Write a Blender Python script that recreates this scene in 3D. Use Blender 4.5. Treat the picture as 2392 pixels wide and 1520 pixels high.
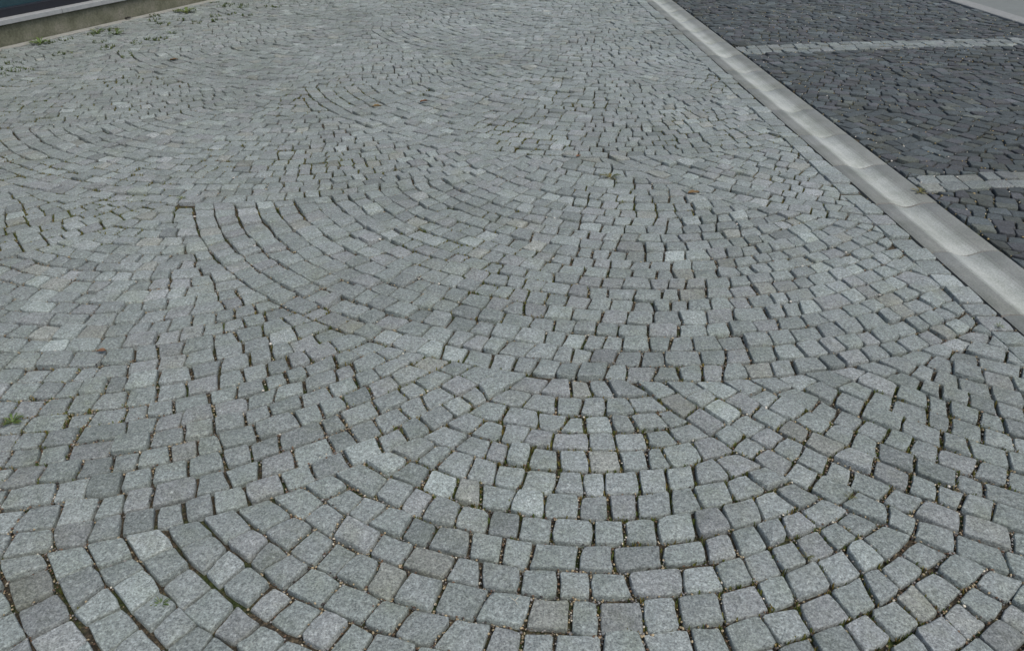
import bpy, math, random
from mathutils import Vector, Matrix, noise

# ------------------------------------------------------------------ scene, camera, light
for o in list(bpy.data.objects):
    bpy.data.objects.remove(o, do_unlink=True)
scene = bpy.context.scene
COL = scene.collection
S = 0.095                       # one sett, in metres
CAM_H = 14.4 * S

cam_d = bpy.data.cameras.new("camera")
cam_d.sensor_width = 36.0
cam_d.lens = 27.84
cam_d.clip_start = 0.05
cam_d.clip_end = 1000.0
cam = bpy.data.objects.new("camera", cam_d)
cam.location = (0.0, 0.0, CAM_H)
cam.rotation_euler = (math.radians(90 - 31.0), 0.0, 0.0)
COL.objects.link(cam)
scene.camera = cam

SUN_EL, SUN_AZ = 62.0, 140.0     # azimuth clockwise from +Y (the viewing direction)
world = bpy.data.worlds.new("World")
scene.world = world
world.use_nodes = True
wn, wl = world.node_tree.nodes, world.node_tree.links
wn.clear()
w_out = wn.new("ShaderNodeOutputWorld")
w_bg = wn.new("ShaderNodeBackground")
w_sky = wn.new("ShaderNodeTexSky")
w_sky.sky_type = 'NISHITA'
w_sky.sun_disc = False
w_sky.sun_elevation = math.radians(SUN_EL)
w_sky.sun_rotation = math.radians(SUN_AZ)
w_sky.air_density = 1.0
w_sky.dust_density = 4.0
w_sky.ozone_density = 1.0
w_bg.inputs["Strength"].default_value = 0.12
wl.new(w_sky.outputs[0], w_bg.inputs[0])
wl.new(w_bg.outputs[0], w_out.inputs[0])

sun_d = bpy.data.lights.new("sun", 'SUN')
sun_d.energy = 1.3
sun_d.angle = math.radians(35.0)
sun_d.color = (1.0, 0.96, 0.90)
sun = bpy.data.objects.new("sun", sun_d)
az, el = math.radians(SUN_AZ), math.radians(SUN_EL)
sd = Vector((math.sin(az) * math.cos(el), math.cos(az) * math.cos(el), math.sin(el)))
sun.rotation_euler = (-sd).to_track_quat('-Z', 'Y').to_euler()
sun.location = sd * 20
COL.objects.link(sun)

scene.view_settings.view_transform = 'Standard'
scene.view_settings.look = 'None'
scene.view_settings.exposure = 0.44
scene.view_settings.gamma = 1.0
scene.view_settings.use_curve_mapping = False

# ------------------------------------------------------------------ helpers
def tag(o, label=None, cat=None, group=None, kind=None):
    if label: o["label"] = label
    if cat: o["category"] = cat
    if group: o["group"] = group
    if kind: o["kind"] = kind
    return o

class MB:
    """collects vertices, faces, per-face material slot and per-face tint (r, g, b)"""
    def __init__(self):
        self.v, self.f, self.t = [], [], []
    def add(self, verts, faces, tint=(0.5, 0.5, 0.5)):   # triangles of a sett's top stay flat (hewn), see build
        n = len(self.v)
        self.v.extend(verts)
        for f in faces:
            self.f.append([i + n for i in f])
            self.t.append(tint)
    def build(self, name, mat, parent=None, smooth=True, hewn=False):
        me = bpy.data.meshes.new(name)
        me.from_pydata(self.v, [], self.f)
        a = me.attributes.new("tint", 'FLOAT_COLOR', 'FACE')
        buf = []
        for t in self.t:
            buf.extend((t[0], t[1], t[2], 1.0))
        a.data.foreach_set("color", buf)
        if smooth:
            me.polygons.foreach_set("use_smooth", [len(f) != 3 or not hewn for f in self.f])
        me.materials.append(mat)
        me.update()
        o = bpy.data.objects.new(name, me)
        COL.objects.link(o)
        if parent is not None:
            o.parent = parent
        return o

def box_vf(x0, x1, y0, y1, z0, z1, b=0.0):
    """box with chamfered upper/lower edges"""
    if b <= 0:
        v = [(x0,y0,z0),(x1,y0,z0),(x1,y1,z0),(x0,y1,z0),(x0,y0,z1),(x1,y0,z1),(x1,y1,z1),(x0,y1,z1)]
        f = [(3,2,1,0),(4,5,6,7),(0,1,5,4),(1,2,6,5),(2,3,7,6),(3,0,4,7)]
        return v, f
    v, f = [], []
    lv = [(z0, b), (z0 + b, 0), (z1 - b, 0), (z1, b)]
    for z, i in lv:
        v += [(x0+i,y0+i,z),(x1-i,y0+i,z),(x1-i,y1-i,z),(x0+i,y1-i,z)]
    f.append((3,2,1,0)); f.append((12,13,14,15))
    for k in range(3):
        for j in range(4):
            a, c = k*4 + j, k*4 + (j+1) % 4
            f.append((a, c, c+4, a+4))
    return v, f

# ------------------------------------------------------------------ materials
def new_mat(name):
    m = bpy.data.materials.new(name)
    m.use_nodes = True
    nt = m.node_tree
    nt.nodes.clear()
    out = nt.nodes.new("ShaderNodeOutputMaterial")
    p = nt.nodes.new("ShaderNodeBsdfPrincipled")
    nt.links.new(p.outputs[0], out.inputs[0])
    return m, nt, p

def nd(nt, typ, **kw):
    n = nt.nodes.new(typ)
    for k, v in kw.items():
        setattr(n, k, v)
    return n

def ramp(nt, fac, stops):
    r = nd(nt, "ShaderNodeValToRGB")
    el = r.color_ramp.elements
    while len(el) < len(stops):
        el.new(0.5)
    for e, (p, c) in zip(el, stops):
        e.position = p
        e.color = (c[0], c[1], c[2], 1.0) if not isinstance(c, (int, float)) else (c, c, c, 1.0)
    nt.links.new(fac, r.inputs[0])
    return r.outputs[0]

def mix(nt, mode, fac, a, b):
    n = nd(nt, "ShaderNodeMix", data_type='RGBA', blend_type=mode)
    for sock, val in ((n.inputs[0], fac), (n.inputs[6], a), (n.inputs[7], b)):
        if hasattr(val, "is_linked") or hasattr(val, "links"):
            nt.links.new(val, sock)
        elif isinstance(val, (int, float)):
            sock.default_value = val
        else:
            sock.default_value = (val[0], val[1], val[2], 1.0)
    return n.outputs[2]

def noise_tex(nt, vec, scale, detail=2.0, rough=0.5):
    n = nd(nt, "ShaderNodeTexNoise")
    n.inputs["Scale"].default_value = scale
    n.inputs["Detail"].default_value = detail
    n.inputs["Roughness"].default_value = rough
    nt.links.new(vec, n.inputs["Vector"])
    return n

def world_pos(nt):
    return nd(nt, "ShaderNodeNewGeometry").outputs["Position"]

def granite(name, speck=0.55, rough=0.75, bump=0.35, edge_dirt=True, moss=0.0):
    """granite sett: the piece's own tint times crystal speckle, blotches and dirt"""
    m, nt, p = new_mat(name)
    pos = world_pos(nt)
    at = nd(nt, "ShaderNodeAttribute", attribute_name="tint")
    n1 = noise_tex(nt, pos, 210.0, 2.0, 0.8)
    n2 = noise_tex(nt, pos, 110.0, 3.0, 0.75)
    n3 = noise_tex(nt, pos, 14.0, 4.0, 0.6)
    lo, hi = 1.0 - speck, 1.0 + speck
    sp = ramp(nt, n1.outputs[0], [(0.30, lo), (0.44, 0.93), (0.56, 1.04), (0.70, hi)])
    sp2 = ramp(nt, n2.outputs[0], [(0.3, 0.60), (0.5, 1.0), (0.7, 1.46)])
    bl = ramp(nt, n3.outputs[0], [(0.28, (0.86, 0.87, 0.82)), (0.5, (1.0, 1.0, 1.0)), (0.72, (1.08, 1.06, 1.07))])
    c = mix(nt, 'MULTIPLY', 1.0, at.outputs["Color"], sp)
    c = mix(nt, 'MULTIPLY', 1.0, c, sp2)
    c = mix(nt, 'MULTIPLY', 1.0, c, bl)
    # biotite flecks and warm feldspar grains
    vo = nd(nt, "ShaderNodeTexVoronoi", feature='F1')
    vo.inputs["Scale"].default_value = 380.0
    nt.links.new(pos, vo.inputs["Vector"])
    sep = nd(nt, "ShaderNodeSeparateColor")
    nt.links.new(vo.outputs["Color"], sep.inputs[0])
    fl = ramp(nt, sep.outputs[0], [(0.0, 1.0), (0.13, 1.0), (0.14, 0.0), (1.0, 0.0)])
    c = mix(nt, 'MIX', mix(nt, 'MULTIPLY', 1.0, fl, (0.42, 0.42, 0.42)), c, (0.04, 0.045, 0.045))
    # brown/green film of dirt in places
    n4 = noise_tex(nt, pos, 5.0, 5.0, 0.65)
    df = ramp(nt, n4.outputs[0], [(0.52, 0.0), (0.72, 0.45)])
    n5 = noise_tex(nt, pos, 0.9, 4.0, 0.6)
    c = mix(nt, 'MULTIPLY', 1.0, c, ramp(nt, n5.outputs[0], [(0.3, (0.84, 0.85, 0.83)), (0.7, (1.15, 1.15, 1.16))]))
    c = mix(nt, 'MIX', df, c, mix(nt, 'MULTIPLY', 1.0, c, (0.95, 0.92, 0.74)))
    nt.links.new(c, p.inputs["Base Color"])
    p.inputs["Roughness"].default_value = rough
    p.inputs["Specular IOR Level"].default_value = 0.35
    bp = nd(nt, "ShaderNodeBump")
    bp.inputs["Strength"].default_value = bump
    bp.inputs["Distance"].default_value = 0.004
    hn = nd(nt, "ShaderNodeMath", operation='ADD')
    nt.links.new(n1.outputs[0], hn.inputs[0])
    nt.links.new(n2.outputs[0], hn.inputs[1])
    nt.links.new(hn.outputs[0], bp.inputs["Height"])
    nt.links.new(bp.outputs[0], p.inputs["Normal"])
    return m

def tint_mat(name, rough=0.8, trans=0.0, var=0.25, scale=60.0):
    m, nt, p = new_mat(name)
    pos = world_pos(nt)
    at = nd(nt, "ShaderNodeAttribute", attribute_name="tint")
    n = noise_tex(nt, pos, scale, 3.0, 0.6)
    r = ramp(nt, n.outputs[0], [(0.25, 1.0 - var), (0.75, 1.0 + var)])
    nt.links.new(mix(nt, 'MULTIPLY', 1.0, at.outputs["Color"], r), p.inputs["Base Color"])
    p.inputs["Roughness"].default_value = rough
    p.inputs["Specular IOR Level"].default_value = 0.3
    return m

def soil_mat():
    m, nt, p = new_mat("joint_soil")
    pos = world_pos(nt)
    a = noise_tex(nt, pos, 150.0, 3.0, 0.7)
    b = noise_tex(nt, pos, 9.0, 4.0, 0.6)
    c1 = ramp(nt, a.outputs[0], [(0.25, (0.012, 0.012, 0.010)), (0.5, (0.045, 0.040, 0.030)), (0.68, (0.13, 0.105, 0.07)), (0.8, (0.25, 0.20, 0.14))])
    c2 = ramp(nt, a.outputs[0], [(0.25, (0.010, 0.016, 0.008)), (0.55, (0.035, 0.048, 0.018)), (0.8, (0.09, 0.10, 0.03))])
    f = ramp(nt, b.outputs[0], [(0.50, 0.0), (0.62, 1.0)])
    nt.links.new(mix(nt, 'MIX', f, c1, c2), p.inputs["Base Color"])
    p.inputs["Roughness"].default_value = 0.95
    p.inputs["Specular IOR Level"].default_value = 0.1
    bp = nd(nt, "ShaderNodeBump")
    bp.inputs["Strength"].default_value = 0.8
    bp.inputs["Distance"].default_value = 0.006
    nt.links.new(a.outputs[0], bp.inputs["Height"])
    nt.links.new(bp.outputs[0], p.inputs["Normal"])
    return m

M_STONE = granite("grey_granite", 0.50)
M_DARK = granite("dark_basalt", 0.45, rough=0.85, bump=0.3)
M_SOIL = soil_mat()
M_GRAVEL = tint_mat("gravel", 0.8, var=0.3, scale=300)
M_LEAF = tint_mat("leaf", 0.6, var=0.3, scale=150)

rnd = random.Random(11)

# ------------------------------------------------------------------ geometry of the place (in setts)
G_SL = -0.0408                                   # the gutter drifts left with distance
GU = Vector((G_SL, 1.0)).normalized()            # along the gutter
GN = Vector((GU.y, -GU.x))                       # across it, to the right
G0 = Vector((18.74, 0.0))                        # point on its left edge at the camera's foot
def gut(d):                                      # signed distance right of the gutter's left edge
    return lambda p: (Vector(p) - G0).dot(GN) - d
W0 = Vector((-43.3, 69.9)); W1 = Vector((-34.0, 94.0))
WU = (W1 - W0).normalized(); WN = Vector((WU.y, -WU.x))   # wall foot line and its outward normal
def wall_side(p):                                # > 0 : in front of the edging
    return (Vector(p) - W0).dot(WN)

G_W = 3.05          # gutter width
EDGE_W = 1.12       # straight course beside the gutter

def strip_d(k, x):                               # centre line of a pale cross strip
    return (37.8 + 0.135 * (x - 20.5)) if k == 0 else (68.7 + 0.21 * (x - 19.6) - 0.0030 * (x - 19.6) ** 2)

# ------------------------------------------------------------------ stones
def poly_area(p):
    return 0.5 * abs(sum(p[i][0]*p[(i+1) % len(p)][1] - p[(i+1) % len(p)][0]*p[i][1] for i in range(len(p))))

def stone_vf(quad, r, gap=(0.022, 0.056), zj=0.036, round_=0.062, depth=0.45):
    """one hand-split sett: irregular rounded outline, worn shoulder, slightly domed tilted top. setts -> metres"""
    q = [Vector(p) for p in quad]
    n_c = len(q)
    c = sum(q, Vector((0, 0))) / n_c
    # pull the sides in by half a joint each
    ins = []
    for i in range(n_c):
        a, b = q[i], q[(i+1) % n_c]
        e = (b - a)
        if e.length < 1e-5:
            ins.append((a, e, Vector((0, 0)))); continue
        n = Vector((-e.y, e.x)).normalized()
        if (c - a).dot(n) < 0: n = -n
        k_ = 1.0        # bed joints along the rows are the wider ones
        ins.append((a + n * r.uniform(*gap) * k_, e, n))
    cor = []
    for i in range(n_c):
        a, e, n = ins[i-1]; b, g, m = ins[i]
        den = e.x * g.y - e.y * g.x
        if abs(den) < 1e-4:
            p = q[i] + (c - q[i]) * 0.06
        else:
            t = ((b.x - a.x) * g.y - (b.y - a.y) * g.x) / den
            p = a + e * t
        if (p - q[i]).length > 0.35: p = q[i] + (c - q[i]) * 0.08
        cor.append(p)
    out = []
    for i in range(n_c):
        a, b = cor[i], cor[(i+1) % n_c]
        e = b - a
        n = Vector((e.y, -e.x)).normalized() if e.length > 1e-6 else Vector((0, 0))
        if (c - a).dot(n) > 0: n = -n
        t0 = r.uniform(0.4, 1.5) * round_ * (2.3 if r.random() < 0.16 else 1.0); t1 = 1 - r.uniform(0.4, 1.5) * round_ * (2.3 if r.random() < 0.16 else 1.0)
        bow = r.uniform(-0.030, 0.034)
        out.append(a + e * t0 - n * r.uniform(-0.006, 0.022))
        out.append(a + e * r.uniform(0.36, 0.64) + n * bow)
        out.append(a + e * t1 - n * r.uniform(-0.006, 0.022))
    cc = sum(out, Vector((0, 0))) / len(out)
    z = r.gauss(0, zj)
    sx, sy = r.gauss(0, 0.028), r.gauss(0, 0.028)
    dome = r.uniform(0.0, 0.035)
    N = len(out)
    v = []
    for p in out:
        k = cc + (p - cc) * 0.97
        v.append((k.x * S, k.y * S, -depth * S))
    sh = r.uniform(0.035, 0.070)
    for p in out:
        d = p - cc
        v.append((p.x * S, p.y * S, (z + sx*d.x + sy*d.y - sh * r.uniform(0.7, 1.3)) * S))
    for p in out:
        d = p - cc
        k = cc + d * (1 - r.uniform(0.030, 0.065) * 0.62 / max(0.3, d.length))
        v.append((k.x * S, k.y * S, (z + sx*d.x + sy*d.y - 0.012 + r.gauss(0, 0.006)) * S))
    v.append((cc.x * S, cc.y * S, (z + dome) * S))
    f = []
    for j in range(N):
        jn = (j + 1) % N
        f.append((j, jn, N + jn, N + j))
        f.append((N + j, N + jn, 2*N + jn, 2*N + j))
        f.append((2*N + j, 2*N + jn, 3*N))
    # counter-clockwise check
    a2 = sum(out[i].x*out[(i+1) % N].y - out[(i+1) % N].x*out[i].y for i in range(N))
    if a2 < 0:
        f = [tuple(reversed(t)) for t in f]
    return v, f, out

def grey_tint(r, base=0.215, dark=False):
    k = base * math.exp(r.gauss(0, 0.16 if dark else 0.07))
    u = r.random()
    if not dark:
        if u < 0.08: k *= r.uniform(1.10, 1.28)          # pale, freshly split stones
        elif u < 0.13: k *= r.uniform(0.80, 0.90)
        h = r.random()
        if h < 0.03: t = (0.955, 1.0, 0.92)             # ochre-olive
        elif h < 0.17: t = (0.930, 0.99, 0.985)         # violet-grey
        elif h < 0.60: t = (0.895, 1.0, 0.965)           # greenish
        else: t = (0.91, 1.0, 0.98)
    else:
        if u < 0.08: k *= r.uniform(1.2, 1.7)
        h = r.random()
        t = (0.82, 1.0, 1.03) if h < 0.6 else ((0.90, 0.98, 1.04) if h < 0.85 else (0.90, 1.03, 0.93))
    if not dark: t = (t[0] * 0.97, t[1], t[2] * 0.985)
    return tuple(k * x for x in t)

def fan_field(fans, R, inside, r, row=(0.78, 0.92), wid=(0.74, 1.26), pitch=(0.79, 0.90), bounds=None):
    """overlapping scale fans of arched rows; the arches tighten from the rim to the neck. returns polygons in setts"""
    fans = sorted(fans, key=lambda c: c[1])
    near = []
    for i, c in enumerate(fans):
        near.append([d for j, d in enumerate(fans) if j > i and (d[0]-c[0])**2 + (d[1]-c[1])**2 < 4*R*R])
    R_IN = 7.0
    quads = []
    for i, c in enumerate(fans):
        shift = c[2] if len(c) > 2 else 0.0
        def rho(h): return R_IN + (R - R_IN) * max(0.0, 1 - h / 21.0) ** 1.35
        def pt(h, th):
            q = rho(h)
            return (c[0] + shift * h / R + q * math.sin(th), c[1] - R + h + q - q * math.cos(th))
        def free(h, th):
            x, y = pt(h, th)
            for d in near[i]:
                if (x-d[0])**2 + (y-d[1])**2 < R*R: return False
            return True
        def edge_of(h, t_in, t_out):
            for _ in range(9):
                m = (t_in + t_out) / 2
                if free(h, m): t_in = m
                else: t_out = m
            return t_in
        def spans(h):
            n = max(30, int(rho(h) * 10)); lo, hi = -1.9, 1.9
            res, cur, prev = [], None, lo
            for k in range(n + 1):
                th = lo + (hi - lo) * k / n
                ok = free(h, th)
                if ok and cur is None: cur = lo if k == 0 else edge_of(h, th, prev)
                if cur is not None and (not ok or k == n):
                    e = th if ok else edge_of(h, prev, th)
                    if (e - cur) * rho(h) > 0.45: res.append((cur, e))
                    cur = None
                prev = th
            return res
        h = 0.0
        while h < 24.5:
            dh = r.uniform(*row)
            hi_ = h + dh; hm = h + dh / 2
            q_ = rho(hm)
            so, si = spans(h + 0.01), spans(hi_)
            for a, b in spans(hm):
                def ends(lst):
                    for x, y in lst:
                        if min(y, b) - max(x, a) > 0.3 * (b - a): return x, y
                    return a, b
                ao, bo = ends(so); ai, bi = ends(si)
                L = (b - a) * q_
                n = max(1, int(round(L / r.uniform(*pitch))))
                w = [r.uniform(*wid) * (1.25 if r.random() < 0.07 else 1.0) for _ in range(n)]
                tot = sum(w); acc = 0; cuts = [a]
                for x in w:
                    acc += x; cuts.append(a + (b - a) * acc / tot)
                def at(u, hh, end_a, end_b):
                    da = max(0.0, 1 - (u - a) * q_ / 1.6); db = max(0.0, 1 - (b - u) * q_ / 1.6)
                    return pt(hh, u + (end_a - a) * da + (end_b - b) * db)
                jt = [r.gauss(0, 0.045) / q_ for _ in cuts]
                jh = [r.gauss(0, 0.03) for _ in cuts]; jg = [r.gauss(0, 0.03) for _ in cuts]
                for k in range(n):
                    m0, m1 = (k > 0), (k + 1 < n)
                    q = [at(cuts[k] + jt[k]*m0, h + jh[k], ao, bo), at(cuts[k+1] + jt[k+1]*m1, h + jh[k+1], ao, bo),
                         at(cuts[k+1] - jt[k+1]*m1, hi_ + jg[k+1], ai, bi), at(cuts[k] - jt[k]*m0, hi_ + jg[k], ai, bi)]
                    cx = sum(p[0] for p in q) / 4; cy = sum(p[1] for p in q) / 4
                    if bounds and not (bounds[0] < cx < bounds[1] and bounds[2] < cy < bounds[3]): continue
                    q = inside(q, (cx, cy))
                    if q is None or poly_area(q) < 0.16: continue
                    quads.append(q)
            h = hi_
    return quads

def cut(q, fn, n, snap=0.34):
    """cut a stone along the line fn = 0 (keeps fn < 0, n = gradient); corners near the line are dressed to it"""
    if max(fn(p) for p in q) < -snap: return q
    pts = []
    for p in q:
        d = fn(p)
        if abs(d) < snap: p = (p[0] - n.x * d, p[1] - n.y * d)
        pts.append(p)
    out = []
    for i in range(len(pts)):
        a, b = pts[i], pts[(i + 1) % len(pts)]
        da, db = fn(a), fn(b)
        if da <= 1e-6: out.append(a)
        if (da < -1e-6 and db > 1e-6) or (da > 1e-6 and db < -1e-6):
            t = da / (da - db); out.append((a[0] + (b[0]-a[0]) * t, a[1] + (b[1]-a[1]) * t))
    clean = []
    for p in out:
        if not clean or math.dist(p, clean[-1]) > 0.12: clean.append(p)
    if len(clean) > 2 and math.dist(clean[0], clean[-1]) < 0.12: clean.pop()
    return clean if len(clean) >= 3 else None

# ---- ground sheet
def sheet(name, pts, z, mat, label, kind="structure", parent=None, cat=None):
    mb = MB()
    mb.add([(x, y, z) for x, y in pts], [tuple(range(len(pts)))])
    o = mb.build(name, mat, parent, smooth=False)
    if parent is None:
        tag(o, label, cat, kind=kind)
    return o

sheet("ground", [(-150, -150), (150, -150), (150, 150), (-150, 150)], -0.060, M_SOIL,
      "dark gritty ground under the paved square")

def gp(d, t):               # metres: point at distance d right of the gutter's left edge, t along it (setts)
    p = G0 + GN * d + GU * t
    return (p.x * S, p.y * S)

def wp(d, t):               # metres: d in front of the wall foot, t along it (setts)
    p = W0 + WN * d + WU * t
    return (p.x * S, p.y * S)

# ---- pale cobbled square in fans
FANS = [(-1.0, 1.5, 2.0), (1.2, 21.5, 1.6), (5.0, 41.1, 2.6), (5.5, 62.5, 2.0), (7.0, 83.5, 1.5), (8.5, 104.5, 0),
        (-16.5, 11.8, 1.0), (-16.2, 33.4, 1.0), (-15.0, 55.8, 1.0), (-14.0, 77.2, 1.0), (-13, 98.5, 0),
        (19.0, 10.5, 0), (22.3, 30.4, 0), (23.5, 52.0, 0), (25, 73.2, 0), (27, 94.5, 0),
        (-36.5, 1.5, 0), (-36.2, 22.5, 0.5), (-35.0, 44.6, 0.5), (-33.6, 66.8, 0.5), (-32.3, 88.3, 0), (-31, 110, 0),
        (-55.5, 12, 0), (-54.4, 34, 0), (-53.0, 56.2, 0), (-52, 77.6, 0), (-50.5, 99, 0),
        (-74, 22.5, 0), (-73, 45.5, 0), (-72, 67, 0), (-71, 89, 0), (-57, -10, 0), (-17, -10, 0), (19, -10, 0)]
R_FAN = 21.2
FANS = [(c[0], c[1] + 0.7, c[2]) for c in FANS]
g_left = gut(-EDGE_W)
def inside_square(q, c):
    if wall_side(c) < 1.0: return None
    return cut(q, g_left, GN)
quads = fan_field(FANS, R_FAN, inside_square, rnd, bounds=(-66, 22, 6.5, 108))

def seen_size(q):
    """how large a stone lies in view from the standpoint of the photograph (for ranking only)"""
    cx = sum(p[0] for p in q) / len(q); cy = sum(p[1] for p in q) / len(q)
    depth = cy * math.cos(math.radians(31)) + 14.4 * math.sin(math.radians(31))
    up = (cy * math.sin(math.radians(31)) - 14.4 * math.cos(math.radians(31))) / depth
    sx = cx / depth
    if abs(sx) > 0.66 or abs(up) > 0.425: return 0.0
    return poly_area(q) / depth ** 3

pave = sheet("cobblestone_pavement",
             [wp(0.9, -60), gp(-0.02, -8), gp(-0.02, 112), wp(0.9, 44)], -0.0180, M_SOIL,
             "grey granite cobblestone square laid in overlapping scalloped fans", cat=None)
joint_pts = []
def build_field(quads, parent, part, field, mat, base, dark, seed, r_joint=None, limit=300, gap=(0.022, 0.056), zj=0.036):
    r = random.Random(seed)
    order = sorted(range(len(quads)), key=lambda i: -seen_size(quads[i]))
    singles = set(order[:limit])
    mb = MB()
    for i, q in enumerate(quads):
        v, f, out = stone_vf(q, r, gap, zj)
        t = grey_tint(r, base, dark)
        if i in singles:
            m1 = MB(); m1.add(v, f, t); m1.build(part, mat, parent, hewn=True)
        else:
            mb.add(v, f, t)
        if r_joint is not None: r_joint.append(out)
    if mb.v:
        tag(mb.build(field, mat, parent, hewn=True), kind="stuff")
build_field(quads, pave, "cobblestone", "cobblestone_field", M_STONE, 0.215, False, 5, joint_pts)

# ---- straight course of setts along the gutter
edge = sheet("pavement_edging", [gp(-EDGE_W, -8), gp(0.0, -8), gp(0.0, 112), gp(-EDGE_W, 112)], -0.0165, M_SOIL,
             "straight course of grey setts between fan paving and gutter")
eq = []
t = -6.0
while t < 110:
    L = rnd.uniform(0.85, 1.5)
    a = [G0 + GN * -(EDGE_W - 0.0) + GU * t, G0 + GN * -0.03 + GU * (t + rnd.gauss(0, 0.04)),
         G0 + GN * -0.03 + GU * (t + L), G0 + GN * -(EDGE_W - 0.0) + GU * (t + L)]
    eq.append([tuple(p) for p in a]); t += L
build_field(eq, edge, "edge_stone", "edge_stone_field", M_STONE, 0.215, False, 6, joint_pts, gap=(0.03, 0.075))

# ---- dished concrete gutter, units half a metre long
def gutter_mat():
    m, nt, p = new_mat("gutter_concrete")
    tc = nd(nt, "ShaderNodeTexCoord")
    pos = tc.outputs["Object"]
    mp = nd(nt, "ShaderNodeMapping")
    mp.inputs["Scale"].default_value = (38.0, 2.2, 1.0)
    nt.links.new(pos, mp.inputs[0])
    streak = noise_tex(nt, mp.outputs[0], 1.0, 4.0, 0.6)
    grain = noise_tex(nt, world_pos(nt), 170.0, 3.0, 0.7)
    blot = noise_tex(nt, world_pos(nt), 6.0, 4.0, 0.6)
    at = nd(nt, "ShaderNodeAttribute", attribute_name="tint")
    c = mix(nt, 'MULTIPLY', 1.0, at.outputs["Color"], ramp(nt, streak.outputs[0], [(0.3, (0.90, 0.91, 0.89)), (0.55, (1, 1, 1)), (0.7, (1.10, 1.10, 1.08))]))
    c = mix(nt, 'MULTIPLY', 1.0, c, ramp(nt, grain.outputs[0], [(0.3, 0.72), (0.5, 1.0), (0.7, 1.22)]))
    c = mix(nt, 'MULTIPLY', 1.0, c, ramp(nt, blot.outputs[0], [(0.3, (0.76, 0.77, 0.72)), (0.6, (1.05, 1.04, 1.03))]))
    nt.links.new(c, p.inputs["Base Color"])
    p.inputs["Roughness"].default_value = 0.8
    p.inputs["Specular IOR Level"].default_value = 0.3
    bp = nd(nt, "ShaderNodeBump"); bp.inputs["Strength"].default_value = 0.25; bp.inputs["Distance"].default_value = 0.002
    nt.links.new(grain.outputs[0], bp.inputs["Height"]); nt.links.new(bp.outputs[0], p.inputs["Normal"])
    return m
M_GUT = gutter_mat()
gutter = sheet("drainage_gutter", [gp(0.0, -8), gp(G_W, -8), gp(G_W, 112), gp(0.0, 112)], -0.0585, M_SOIL,
               "pale dished concrete gutter between grey square and dark parking bays")
UL = 0.5 / S
prof = []                                        # (across, height, albedo) in metres
Wm = G_W * S
n_p = 22
for k in range(n_p + 1):
    u = k / n_p
    d = abs(u - 0.5) / 0.30
    dip = -0.021 * (math.cos(math.pi * min(1.0, d)) + 1) / 2
    edge_r = min(u, 1 - u) * Wm
    z = dip - (0.006 * (1 - min(1.0, edge_r / 0.008)) if edge_r < 0.008 else 0)
    prof.append((0.003 + u * (Wm - 0.006), z - 0.001))
ang = math.atan2(GU.x, GU.y)
for k in range(24):
    t0 = -1.5 + k * UL
    r = random.Random(100 + k)
    mb = MB()
    Lm = 0.5 - 0.008
    ys = [0.0, 0.004, Lm * 0.33, Lm * 0.66, Lm - 0.004, Lm]
    tone = math.exp(r.gauss(0, 0.035))
    nv = len(prof)
    vs = []
    for j, y in enumerate(ys):
        dz = -0.003 if j in (0, len(ys) - 1) else 0.0
        for (x, z) in prof:
            vs.append((x, y, z + dz))
    for j, y in ((0, 0.0), (0, Lm)):
        for (x, z) in prof: vs.append((x, y, -0.058))
    nr = len(ys)
    for j in range(nr - 1):
        for i in range(nv - 1):
            u = (i + 0.5) / (nv - 1)
            inside_d = max(0.0, 1 - abs(u - 0.47) / 0.27)
            wash = min(1.0, inside_d * 2.4)      # pale lime wash left by the water along the dish
            kk = (0.185 + 0.15 * wash) * tone
            tint = (kk * 0.91, kk * 0.985, kk * 0.93)
            a = j * nv + i
            mb.f.append([a, a + 1, a + nv + 1, a + nv]); mb.t.append(tint)
    for i in range(nv - 1):
        mb.f.append([i + 1, i, nr*nv + i, nr*nv + i + 1]); mb.t.append((0.2, 0.2, 0.19))
        b = (nr - 1) * nv
        mb.f.append([b + i, b + i + 1, (nr+1)*nv + i + 1, (nr+1)*nv + i]); mb.t.append((0.2, 0.2, 0.19))
    mb.v = vs
    for i0 in (0, nv - 1):                       # long side faces
        vs2 = [vs[i0], vs[(nr-1)*nv + i0], vs[(nr+1)*nv + i0], vs[nr*nv + i0]]
        n0 = len(mb.v); mb.v = mb.v + vs2
        mb.f.append([n0, n0+1, n0+2, n0+3] if i0 == 0 else [n0+3, n0+2, n0+1, n0]); mb.t.append((0.2, 0.2, 0.19))
    o = mb.build("gutter_unit", M_GUT, gutter)
    x, y = gp(0, t0)
    o.location = (x, y, r.gauss(0, 0.0008))
    o.rotation_euler = (0, 0, -ang)

# ---- dark basalt bays and their pale two-row strips
FAR_X = 50.2
SW = (1.08, 1.5)                                 # half widths of the pale strips
BAY_FANS = [(26 + 15.0 * a + 1.3 * b, 8 + 21.0 * b + (10.5 if a % 2 else 0)) for a in range(-1, 4) for b in range(0, 6)]
g_right = gut(G_W + 0.06)
far_fn = gut(FAR_X - 18.74)
def inside_bay(q, c):
    if (Vector(c) - Vector((FAR_X, 0))).dot(GN) > 1.8: return None
    q = cut(q, lambda p: -g_right(p), -GN)
    for k in (0, 1):
        if q is None: return None
        d = c[1] - strip_d(k, c[0])
        if d > 0: q = cut(q, lambda p: SW[k] - (p[1] - strip_d(k, p[0])), Vector((0, -1)))
        else: q = cut(q, lambda p: (p[1] - strip_d(k, p[0])) + SW[k], Vector((0, 1)))
    return q
bq = fan_field(BAY_FANS, R_FAN, inside_bay, rnd, bounds=(18, 56, 14, 108))
bay = sheet("dark_cobblestone_pavement", [gp(G_W + 0.02, -8), gp(36.2, -8), gp(36.2, 112), gp(G_W + 0.02, 112)], -0.0165, M_SOIL,
            "charcoal basalt cobblestone parking bays beyond the gutter")
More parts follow.
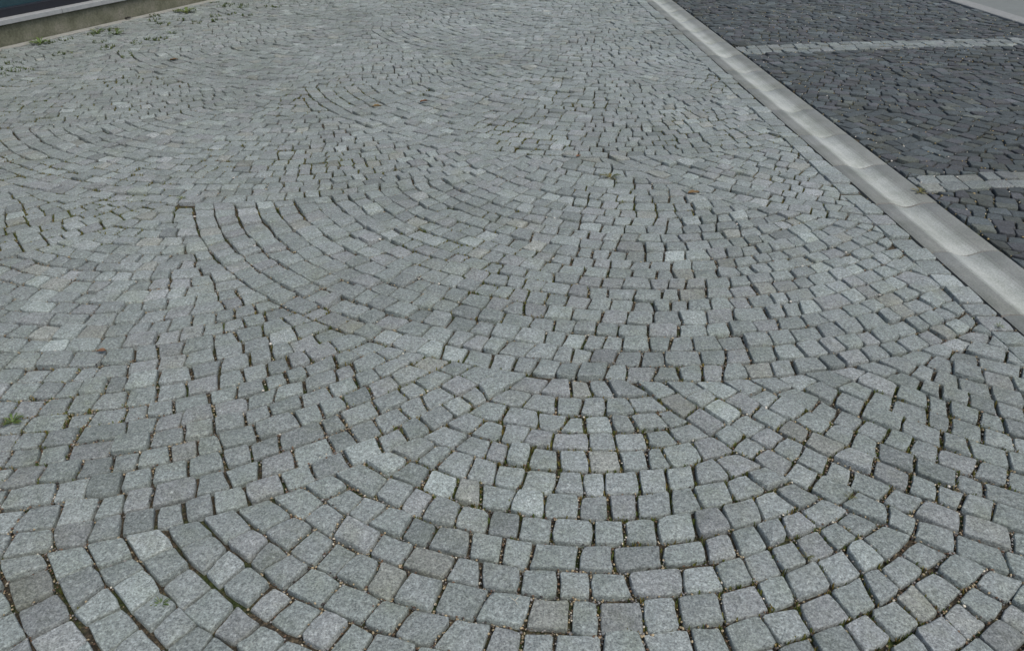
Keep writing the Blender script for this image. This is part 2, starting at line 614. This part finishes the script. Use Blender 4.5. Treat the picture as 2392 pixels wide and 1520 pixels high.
dark_pts = []
build_field(bq, bay, "dark_cobblestone", "dark_cobblestone_field", M_DARK, 0.066, True, 7, dark_pts, gap=(0.015, 0.06), zj=0.04)

for k, lab in ((0, "pale granite strip crossing the dark bays, nearer of the two"),
               (1, "pale granite strip crossing the dark bays, farther of the two")):
    rows = 2 if k == 0 else 3
    HW = SW[k]
    xs = 20.25 if k == 0 else 18.95
    line = [xs + (54 - xs) * j / 12 for j in range(13)]
    pts = [(x * S, (strip_d(k, x) - HW) * S) for x in line] + [(x * S, (strip_d(k, x) + HW) * S) for x in reversed(line)]
    st = sheet("paving_strip", pts, -0.0120, M_SOIL, lab)
    sq = []
    for rowi in range(rows):
        x = xs - rnd.uniform(0.1, 0.8)
        while x < 53.5:
            L = rnd.uniform(0.8, 1.25)
            y0 = -HW + 2 * HW * rowi / rows; y1 = -HW + 2 * HW * (rowi + 1) / rows
            q = [(x, strip_d(k, x) + y0), (x + L, strip_d(k, x + L) + y0), (x + L, strip_d(k, x + L) + y1), (x, strip_d(k, x) + y1)]
            q = cut(q, lambda p: -g_right(p), -GN)
            if q and poly_area(q) > 0.2: sq.append(q)
            x += L
    build_field(sq, st, "strip_stone", "strip_stone_field", M_STONE, 0.172, False, 8 + k, dark_pts)

# ---- kerb at the far side of the bays and the pale pavement beyond it
def concrete(name, col, var=0.15, scale=30.0):
    m, nt, p = new_mat(name)
    pos = world_pos(nt)
    a = noise_tex(nt, pos, scale, 5.0, 0.65); b = noise_tex(nt, pos, 160.0, 2.0, 0.6)
    c = mix(nt, 'MULTIPLY', 1.0, col, ramp(nt, a.outputs[0], [(0.28, 1 - var), (0.72, 1 + var)]))
    c = mix(nt, 'MULTIPLY', 1.0, c, ramp(nt, b.outputs[0], [(0.3, 0.88), (0.7, 1.1)]))
    nt.links.new(c, p.inputs["Base Color"])
    p.inputs["Roughness"].default_value = 0.85
    p.inputs["Specular IOR Level"].default_value = 0.25
    bp = nd(nt, "ShaderNodeBump"); bp.inputs["Strength"].default_value = 0.3; bp.inputs["Distance"].default_value = 0.002
    nt.links.new(b.outputs[0], bp.inputs["Height"]); nt.links.new(bp.outputs[0], p.inputs["Normal"])
    return m
M_KERB = concrete("kerb_concrete", (0.205, 0.215, 0.205))
M_FOOT = concrete("pavement_concrete", (0.145, 0.16, 0.15), 0.1, 8.0)
KD = 33.4
kerb = sheet("kerb", [gp(KD, -8), gp(KD + 2.0, -8), gp(KD + 2.0, 112), gp(KD, 112)], -0.045, M_SOIL,
             "pale concrete kerb at the far edge of the dark bays")
for k in range(11):
    mb = MB(); v, f = box_vf(0.002, 1.9 * S, 0.0, 0.995, -0.04, 0.012, 0.006); mb.add(v, f)
    o = mb.build("kerb_stone", M_KERB, kerb, smooth=False)
    x, y = gp(KD, -4 + k * (1.0 / S)); o.location = (x, y, 0); o.rotation_euler = (0, 0, -ang)
foot = sheet("pavement", [gp(KD + 2.0, -8), gp(KD + 60, -8), gp(KD + 60, 112), gp(KD + 2.0, 112)], 0.006, M_FOOT,
             "light concrete pavement beyond the far kerb")

# ------------------------------------------------------------------ building at the left edge of the square
def moss_plinth():
    m, nt, p = new_mat("mossy_plinth")
    pos = world_pos(nt)
    a = noise_tex(nt, pos, 7.0, 5.0, 0.65); b = noise_tex(nt, pos, 60.0, 3.0, 0.6)
    c = ramp(nt, a.outputs[0], [(0.28, (0.085, 0.09, 0.060)), (0.5, (0.135, 0.138, 0.100)), (0.72, (0.185, 0.18, 0.145))])
    c = mix(nt, 'MULTIPLY', 1.0, c, ramp(nt, b.outputs[0], [(0.3, 0.75), (0.7, 1.2)]))
    nt.links.new(c, p.inputs["Base Color"]); p.inputs["Roughness"].default_value = 0.9
    p.inputs["Specular IOR Level"].default_value = 0.2
    return m
def plain(name, col, rough, metal=0.0, spec=0.5):
    m, nt, p = new_mat(name)
    n = noise_tex(nt, world_pos(nt), 25.0, 3.0, 0.6)
    c = mix(nt, 'MULTIPLY', 1.0, col, ramp(nt, n.outputs[0], [(0.3, 0.9), (0.7, 1.1)]))
    nt.links.new(c, p.inputs["Base Color"])
    p.inputs["Roughness"].default_value = rough; p.inputs["Metallic"].default_value = metal
    p.inputs["Specular IOR Level"].default_value = spec
    return m
M_PLINTH = moss_plinth()
M_SILL = plain("sill_stone", (0.26, 0.275, 0.275), 0.6)
M_FRAME = plain("frame_black", (0.010, 0.011, 0.016), 0.45)
M_GLASS = plain("window_glass", (0.018, 0.045, 0.055), 0.08, 0.0, 0.6)
M_WALL = concrete("render_wall", (0.42, 0.42, 0.40), 0.08, 4.0)
M_EDGE = concrete("edging_concrete", (0.245, 0.25, 0.225), 0.2, 12.0)

edging = sheet("concrete_edging", [wp(0.02, -60), wp(1.0, -60), wp(1.0, 44), wp(0.02, 44)], -0.020, M_SOIL,
               "narrow concrete edging along the foot of the building")
wall_ang = math.atan2(WU.x, WU.y)
def place_wall(o, t):
    x, y = wp(0, t); o.location = (x, y, 0); o.rotation_euler = (0, 0, -wall_ang)
for k in range(10):
    mb = MB(); v, f = box_vf(0.012, 0.095, 0.0, 0.996, -0.018, 0.002, 0.004); mb.add(v, f)
    o = mb.build("edging_slab", M_EDGE, edging, smooth=False); place_wall(o, -58 + k / S)

house = bpy.data.objects.new("building", None)
COL.objects.link(house)
tag(house, "dark glazed building front with mossy plinth at the edge of the square", "building")
place_wall(house, -58)
HL = 9.9                                            # length along the wall, metres; local x = outward, y = along
def wbox(name, x0, x1, y0, y1, z0, z1, mat, parent=house, b=0.0):
    mb = MB(); v, f = box_vf(x0, x1, y0, y1, z0, z1, b); mb.add(v, f)
    return mb.build(name, mat, parent, smooth=False)
wbox("plinth", -0.35, 0.0, 0, HL, -0.05, 0.153, M_PLINTH, b=0.004)
for k in range(6):
    y0 = 0.56 + (k - 1) * 1.86
    wbox("window_sill", -0.14, 0.030, max(0.0, y0), min(HL, y0 + 1.854), 0.159, 0.199, M_SILL, b=0.004)
fr = wbox("window_frame", -0.16, -0.055, 0, HL, 0.195, 0.262, M_FRAME, b=0.003)
wbox("top_rail", -0.16, -0.055, 0, HL, 2.40, 2.50, M_FRAME, parent=fr, b=0.003)
for k in range(7):
    y0 = k * 1.62
    wbox("mullion", -0.15, -0.057, y0, min(HL, y0 + 0.07), 0.260, 2.402, M_FRAME, parent=fr, b=0.003)
    if y0 + 0.07 < HL:
        wbox("window_pane", -0.125, -0.110, y0 + 0.068, min(HL, y0 + 1.622), 0.260, 2.402, M_GLASS)
wbox("upper_wall", -0.35, 0.0, 0, HL, 2.498, 3.3, M_WALL)
wbox("back_wall", -0.35, -0.20, 0, HL, 0.151, 2.50, M_FRAME)

# ------------------------------------------------------------------ gravel and moss in the joints
def ico():
    t = (1 + 5 ** 0.5) / 2
    v = [(-1,t,0),(1,t,0),(-1,-t,0),(1,-t,0),(0,-1,t),(0,1,t),(0,-1,-t),(0,1,-t),(t,0,-1),(t,0,1),(-t,0,-1),(-t,0,1)]
    f = [(0,11,5),(0,5,1),(0,1,7),(0,7,10),(0,10,11),(1,5,9),(5,11,4),(11,10,2),(10,7,6),(7,1,8),(3,9,4),(3,4,2),(3,2,6),(3,6,8),(3,8,9),(4,9,5),(2,4,11),(6,2,10),(8,6,7),(9,8,1)]
    k = 1 / math.sqrt(1 + t * t)
    return [Vector(p) * k for p in v], f
IV, IF = ico()
def pebble_vf(x, y, z, size, r):
    rot = Matrix.Rotation(r.uniform(0, 6.28), 3, 'Z') @ Matrix.Rotation(r.uniform(-0.5, 0.5), 3, 'X')
    sx, sy, sz = size * r.uniform(0.8, 1.3), size * r.uniform(0.6, 1.0), size * r.uniform(0.45, 0.8)
    vs = []
    for p in IV:
        q = rot @ Vector((p.x * sx, p.y * sy, p.z * sz)) * r.uniform(0.88, 1.12)
        vs.append((x + q.x, y + q.y, z + q.z))
    return vs, IF
def grit_tint(r, pale=False):
    u = r.random()
    if pale or u < 0.04: c = (0.50, 0.47, 0.38)
    elif u < 0.38: c = (0.30, 0.25, 0.16)
    elif u < 0.60: c = (0.20, 0.20, 0.19)
    elif u < 0.80: c = (0.13, 0.085, 0.055)
    else: c = (0.055, 0.05, 0.045)
    k = r.uniform(0.7, 1.25)
    return tuple(x * k for x in c)

r = random.Random(77)
grav = MB(); mossm = MB()
def edge_point(out, r, off=0.045):
    i = r.randrange(len(out)); a, b = out[i], out[(i+1) % len(out)]
    t = r.random(); p = a + (b - a) * t
    c = sum(out, Vector((0, 0))) / len(out)
    n = (p - c).normalized()
    return p + n * r.uniform(0.01, off * 2)
def patch(p, k, scale, seed):
    return noise.noise(Vector((p.x * scale + seed, p.y * scale - seed, 0.3)))
for out in joint_pts:
    c = sum(out, Vector((0, 0))) / len(out)
    ws = wall_side(c)
    if ws < 13 and c.y > 55 and r.random() < 0.15 - 0.011 * ws:
        for _ in range(10):
            p = edge_point(out, r, 0.03); base = Vector((p.x * S, p.y * S, -0.010))
            for _ in range(5):
                a = r.uniform(0, 6.28); hh = r.uniform(0.008, 0.028); w = r.uniform(0.002, 0.005)
                d = Vector((math.cos(a), math.sin(a), 0)); n = Vector((-d.y, d.x, 0)); b0 = base + d * r.uniform(0, 0.006)
                tip = b0 + d * r.uniform(0.004, 0.014) + Vector((0, 0, hh))
                mossm.add([tuple(b0 - n * w), tuple(b0 + n * w), tuple(tip + n * w * 0.5), tuple(tip - n * w * 0.5)], [(0, 1, 2, 3)], r.choice([(0.06, 0.095, 0.025), (0.09, 0.11, 0.03), (0.045, 0.07, 0.02)]))
    if c.y > 60 or abs(c.x) > 0.62 * (c.y * 0.86 + 7.4) + 3: continue
    dens = 44 if c.y < 20 else (24 if c.y < 30 else (9 if c.y < 42 else 2))
    for _ in range(dens):
        p = edge_point(out, r)
        g = patch(p, 0, 0.22, 3.0)
        if g + r.uniform(-0.5, 0.5) < -0.05: continue
        size = r.uniform(0.0012, 0.0038)
        v, f = pebble_vf(p.x * S, p.y * S, -0.0180 + size * 0.5 + r.uniform(0.001, 0.012), size, r)
        grav.add(v, f, grit_tint(r))
    mo = patch(c, 0, 0.16, 21.0)
    if mo > -0.02 and r.random() < 0.75:
        for _ in range(int(6 + 22 * max(0, mo))):
            p = edge_point(out, r, 0.03)
            base = Vector((p.x * S, p.y * S, -0.016))
            for _ in range(4):
                a = r.uniform(0, 6.28); h = r.uniform(0.006, 0.017); w = r.uniform(0.0012, 0.0028)
                d = Vector((math.cos(a), math.sin(a), 0)); n = Vector((-d.y, d.x, 0))
                b0 = base + d * r.uniform(0, 0.004)
                tip = b0 + d * r.uniform(0.001, 0.005) + Vector((0, 0, h))
                col = r.choice([(0.085, 0.11, 0.025), (0.13, 0.13, 0.03), (0.06, 0.085, 0.02), (0.16, 0.125, 0.035)])
                mossm.add([tuple(b0 - n * w), tuple(b0 + n * w), tuple(tip + n * w * 0.5), tuple(tip - n * w * 0.5)], [(0, 1, 2, 3)], col)
for out in dark_pts:
    c = sum(out, Vector((0, 0))) / len(out)
    if c.y > 92: continue
    p = edge_point(out, r)
    size = r.uniform(0.002, 0.0062)
    v, f = pebble_vf(p.x * S, p.y * S, -0.006 + size * 0.4, size, r)
    grav.add(v, f, r.choice([(0.40, 0.36, 0.24), (0.34, 0.26, 0.12), (0.48, 0.46, 0.40), (0.2, 0.17, 0.10)]))
tag(grav.build("joint_gravel", M_GRAVEL), "tan and brown grit lying in the cobblestone joints", "gravel", kind="stuff")
tag(mossm.build("joint_moss", M_LEAF, smooth=False), "olive moss growing in the cobblestone joints", "moss", kind="stuff")

# ------------------------------------------------------------------ loose white pebbles, weeds, leaves
r = random.Random(5)
peb = None
cand = [o for o in joint_pts if 10.5 < (sum(o, Vector((0, 0))) / len(o)).y < 48]
n = 0
while n < 30:
    out = r.choice(cand)
    p = edge_point(out, r, 0.05)
    if abs(p.x) > 0.60 * (p.y * 0.86 + 7.4): continue
    size = r.uniform(0.0035, 0.0068)
    mb = MB(); v, f = pebble_vf(0, 0, 0, size, r); mb.add(v, f, (0.50, 0.48, 0.42))
    o = mb.build("pebble", M_GRAVEL)
    o.location = (p.x * S, p.y * S, -0.004 + size * 0.35)
    tag(o, "small whitish pebble lying in a joint between the grey cobblestones", "pebble", "white pebbles in the joints")
    n += 1

def weed(loc, size, label, cols, blades=26, broad=0.3, seed=1, flat=0.6, name="weed"):
    r = random.Random(seed)
    root = bpy.data.objects.new(name, None); COL.objects.link(root)
    root.location = (loc[0], loc[1], -0.012)
    tag(root, label, "weed", "weeds growing in the joints")
    lv, stm = MB(), MB()
    for k in range(blades):
        a = r.uniform(0, 6.283); d = Vector((math.cos(a), math.sin(a), 0)); nn = Vector((-d.y, d.x, 0))
        L = size * r.uniform(0.5, 1.1); lift = r.uniform(0.25, 1.0) * (1 - flat * 0.5)
        w = L * (r.uniform(0.16, 0.28) if r.random() < broad else r.uniform(0.05, 0.09))
        b = d * r.uniform(0, size * 0.15)
        p1 = b + d * L * 0.45 + Vector((0, 0, L * 0.55 * lift)); p2 = b + d * L * 0.8 + Vector((0, 0, L * 0.65 * lift)); p3 = b + d * L + Vector((0, 0, L * 0.5 * lift))
        pts = [b - nn*w*0.2, b + nn*w*0.2, p1 - nn*w*0.5, p1 + nn*w*0.5, p2 - nn*w*0.42, p2 + nn*w*0.42, p3]
        c = r.choice(cols); kk = r.uniform(0.75, 1.25)
        lv.add([tuple(p + Vector((0, 0, 0.012))) for p in pts], [(0,1,3,2), (2,3,5,4), (4,5,6)], tuple(x*kk for x in c))
    for k in range(4):
        a = r.uniform(0, 6.283); d = Vector((math.cos(a), math.sin(a), 0)); nn = Vector((-d.y, d.x, 0)); w = 0.0015
        top = d * size * 0.3 + Vector((0, 0, size * r.uniform(0.5, 0.9)))
        stm.add([tuple(-nn*w), tuple(nn*w), tuple(top + nn*w*0.5), tuple(top - nn*w*0.5)], [(0,1,2,3)], (0.12, 0.11, 0.04))
    lv.build("leaves", M_LEAF, root, smooth=False)
    stm.build("stem", M_LEAF, root, smooth=False)
    return root
GREEN = [(0.055, 0.095, 0.022), (0.075, 0.115, 0.03), (0.10, 0.12, 0.035)]
OLIVE = [(0.10, 0.10, 0.03), (0.13, 0.11, 0.035), (0.07, 0.085, 0.025)]
WEEDS = [((-3.865, 6.755), 0.11, "green weed clump at the foot of the building, leftmost of the weeds", GREEN, 34),
         ((-3.60, 7.20), 0.085, "small green weed near the building, left one of a close pair", GREEN, 22),
         ((-3.41, 7.12), 0.09, "small green weed near the building, right one of a close pair", GREEN, 24),
         ((-3.18, 8.20), 0.12, "bushy green weed at the top edge of the photo near the building", GREEN, 34),
         ((-2.94, 7.16), 0.06, "tiny green weed between cobbles right of the weed pair", GREEN, 16),
         ((-3.44, 6.40), 0.030, "tiny flat weed in a joint below the weed pair", GREEN, 14),
         ((0.475, 3.66), 0.050, "olive weed tuft in the middle of the square", OLIVE, 24),
         ((0.50, 3.35), 0.024, "little olive sprout just below the weed tuft in mid square", OLIVE, 14),
         ((-1.392, 1.755), 0.030, "bright green moss cushion at the left edge of the photo", GREEN, 40),
         ((-0.742, 1.133), 0.022, "dark green sprout in a joint at bottom left", GREEN, 20),
         ((0.833, 1.457), 0.017, "yellow green sprout in a joint at lower right", OLIVE, 18),
         ((0.666, 1.264), 0.016, "yellowish sprout between large cobbles at bottom right", OLIVE, 18),
         ((-1.507, 3.396), 0.026, "dark green sprout in a joint left of centre", GREEN, 16),
         ((1.900, 3.480), 0.040, "olive weed beside the gutter on the pale strip", OLIVE, 22),
         ((1.630, 2.270), 0.022, "green sprout beside the gutter at the right edge of the photo", GREEN, 16)]
for i, (loc, size, lab, cols, nb) in enumerate(WEEDS):
    weed(loc, size, lab, cols, nb, 0.3, 40 + i)

def dry_leaf(loc, size, rot, col, label, seed):
    r = random.Random(seed)
    mb = MB(); n = 7
    top = []
    for k in range(n):
        u = k / (n - 1); w = size * 0.32 * math.sin(math.pi * min(1, u * 0.94 + 0.05)) * r.uniform(0.75, 1.2)
        z = size * (0.10 * math.sin(u * 3.0) + 0.12 * (u - 0.5) ** 2)
        top.append(((u - 0.5) * size, -w, z + size * 0.14), ); top.append(((u - 0.5) * size, 0, z)); top.append(((u - 0.5) * size, w, z + size * r.uniform(0.05, 0.2)))
    fs = []
    for k in range(n - 1):
        a = k * 3
        fs += [(a, a + 3, a + 4, a + 1), (a + 1, a + 4, a + 5, a + 2)]
    mb.add(top, fs, col)
    o = mb.build("dry_leaf", M_LEAF)
    st = MB(); st.add([(-size*0.5, -0.0008, 0), (-size*0.5, 0.0008, 0), (-size*0.8, 0.0006, size*0.1), (-size*0.8, -0.0006, size*0.1)], [(0, 1, 2, 3)], tuple(x*0.6 for x in col))
    st.build("leaf_stalk", M_LEAF, o, smooth=False)
    o.location = (loc[0], loc[1], 0.004); o.rotation_euler = (0, 0, rot)
    tag(o, label, "leaf", "dry leaves on the cobbles")
LEAVES = [((-2.546, 6.142), 0.060, 0.3, (0.10, 0.065, 0.03), "brown leaf on the cobbles below the weeds, nearest the building"),
          ((-3.597, 7.841), 0.075, 1.3, (0.018, 0.016, 0.014), "blackish curled leaf lying against the building edging"),
          ((-0.836, 4.885), 0.055, 0.1, (0.15, 0.10, 0.035), "ochre leaf in a joint, left one of two in the upper middle"),
          ((-0.556, 5.000), 0.050, 0.5, (0.13, 0.065, 0.03), "rusty leaf in a joint, right one of two in the upper middle"),
          ((0.839, 3.448), 0.055, 0.15, (0.13, 0.085, 0.035), "tan brown leaf on the cobbles right of the weed tuft"),
          ((0.345, 3.97), 0.030, 0.7, (0.17, 0.085, 0.04), "small orange leaf above the weed tuft in mid square"),
          ((-1.30, 2.11), 0.030, 0.1, (0.14, 0.075, 0.04), "small reddish leaf in a joint at the left edge of the photo")]
for i, a in enumerate(LEAVES):
    dry_leaf(*a, 60 + i)

# little forked straw lying on a cobble in the foreground
mb = MB()
def bar(a, b, w):
    a, b = Vector(a), Vector(b); d = (b - a).normalized(); n = Vector((-d.y, d.x, 0)); u = Vector((0, 0, 1))
    ring = [n, u, -n, -u]
    mb.add([tuple(a + q * w) for q in ring] + [tuple(b + q * w * 0.6) for q in ring],
           [(0,1,5,4),(1,2,6,5),(2,3,7,6),(3,0,4,7),(3,2,1,0),(4,5,6,7)], (0.55, 0.50, 0.38))
bar((0, 0, 0), (0.006, -0.011, 0.001), 0.0006); bar((0, 0, 0), (-0.011, 0.009, 0.003), 0.0006); bar((0, 0, 0), (0.010, 0.010, 0.003), 0.0006)
o = mb.build("straw", M_LEAF); o.location = (0.006, 1.137, 0.006)
tag(o, "pale forked bit of straw on a foreground cobble", "straw")
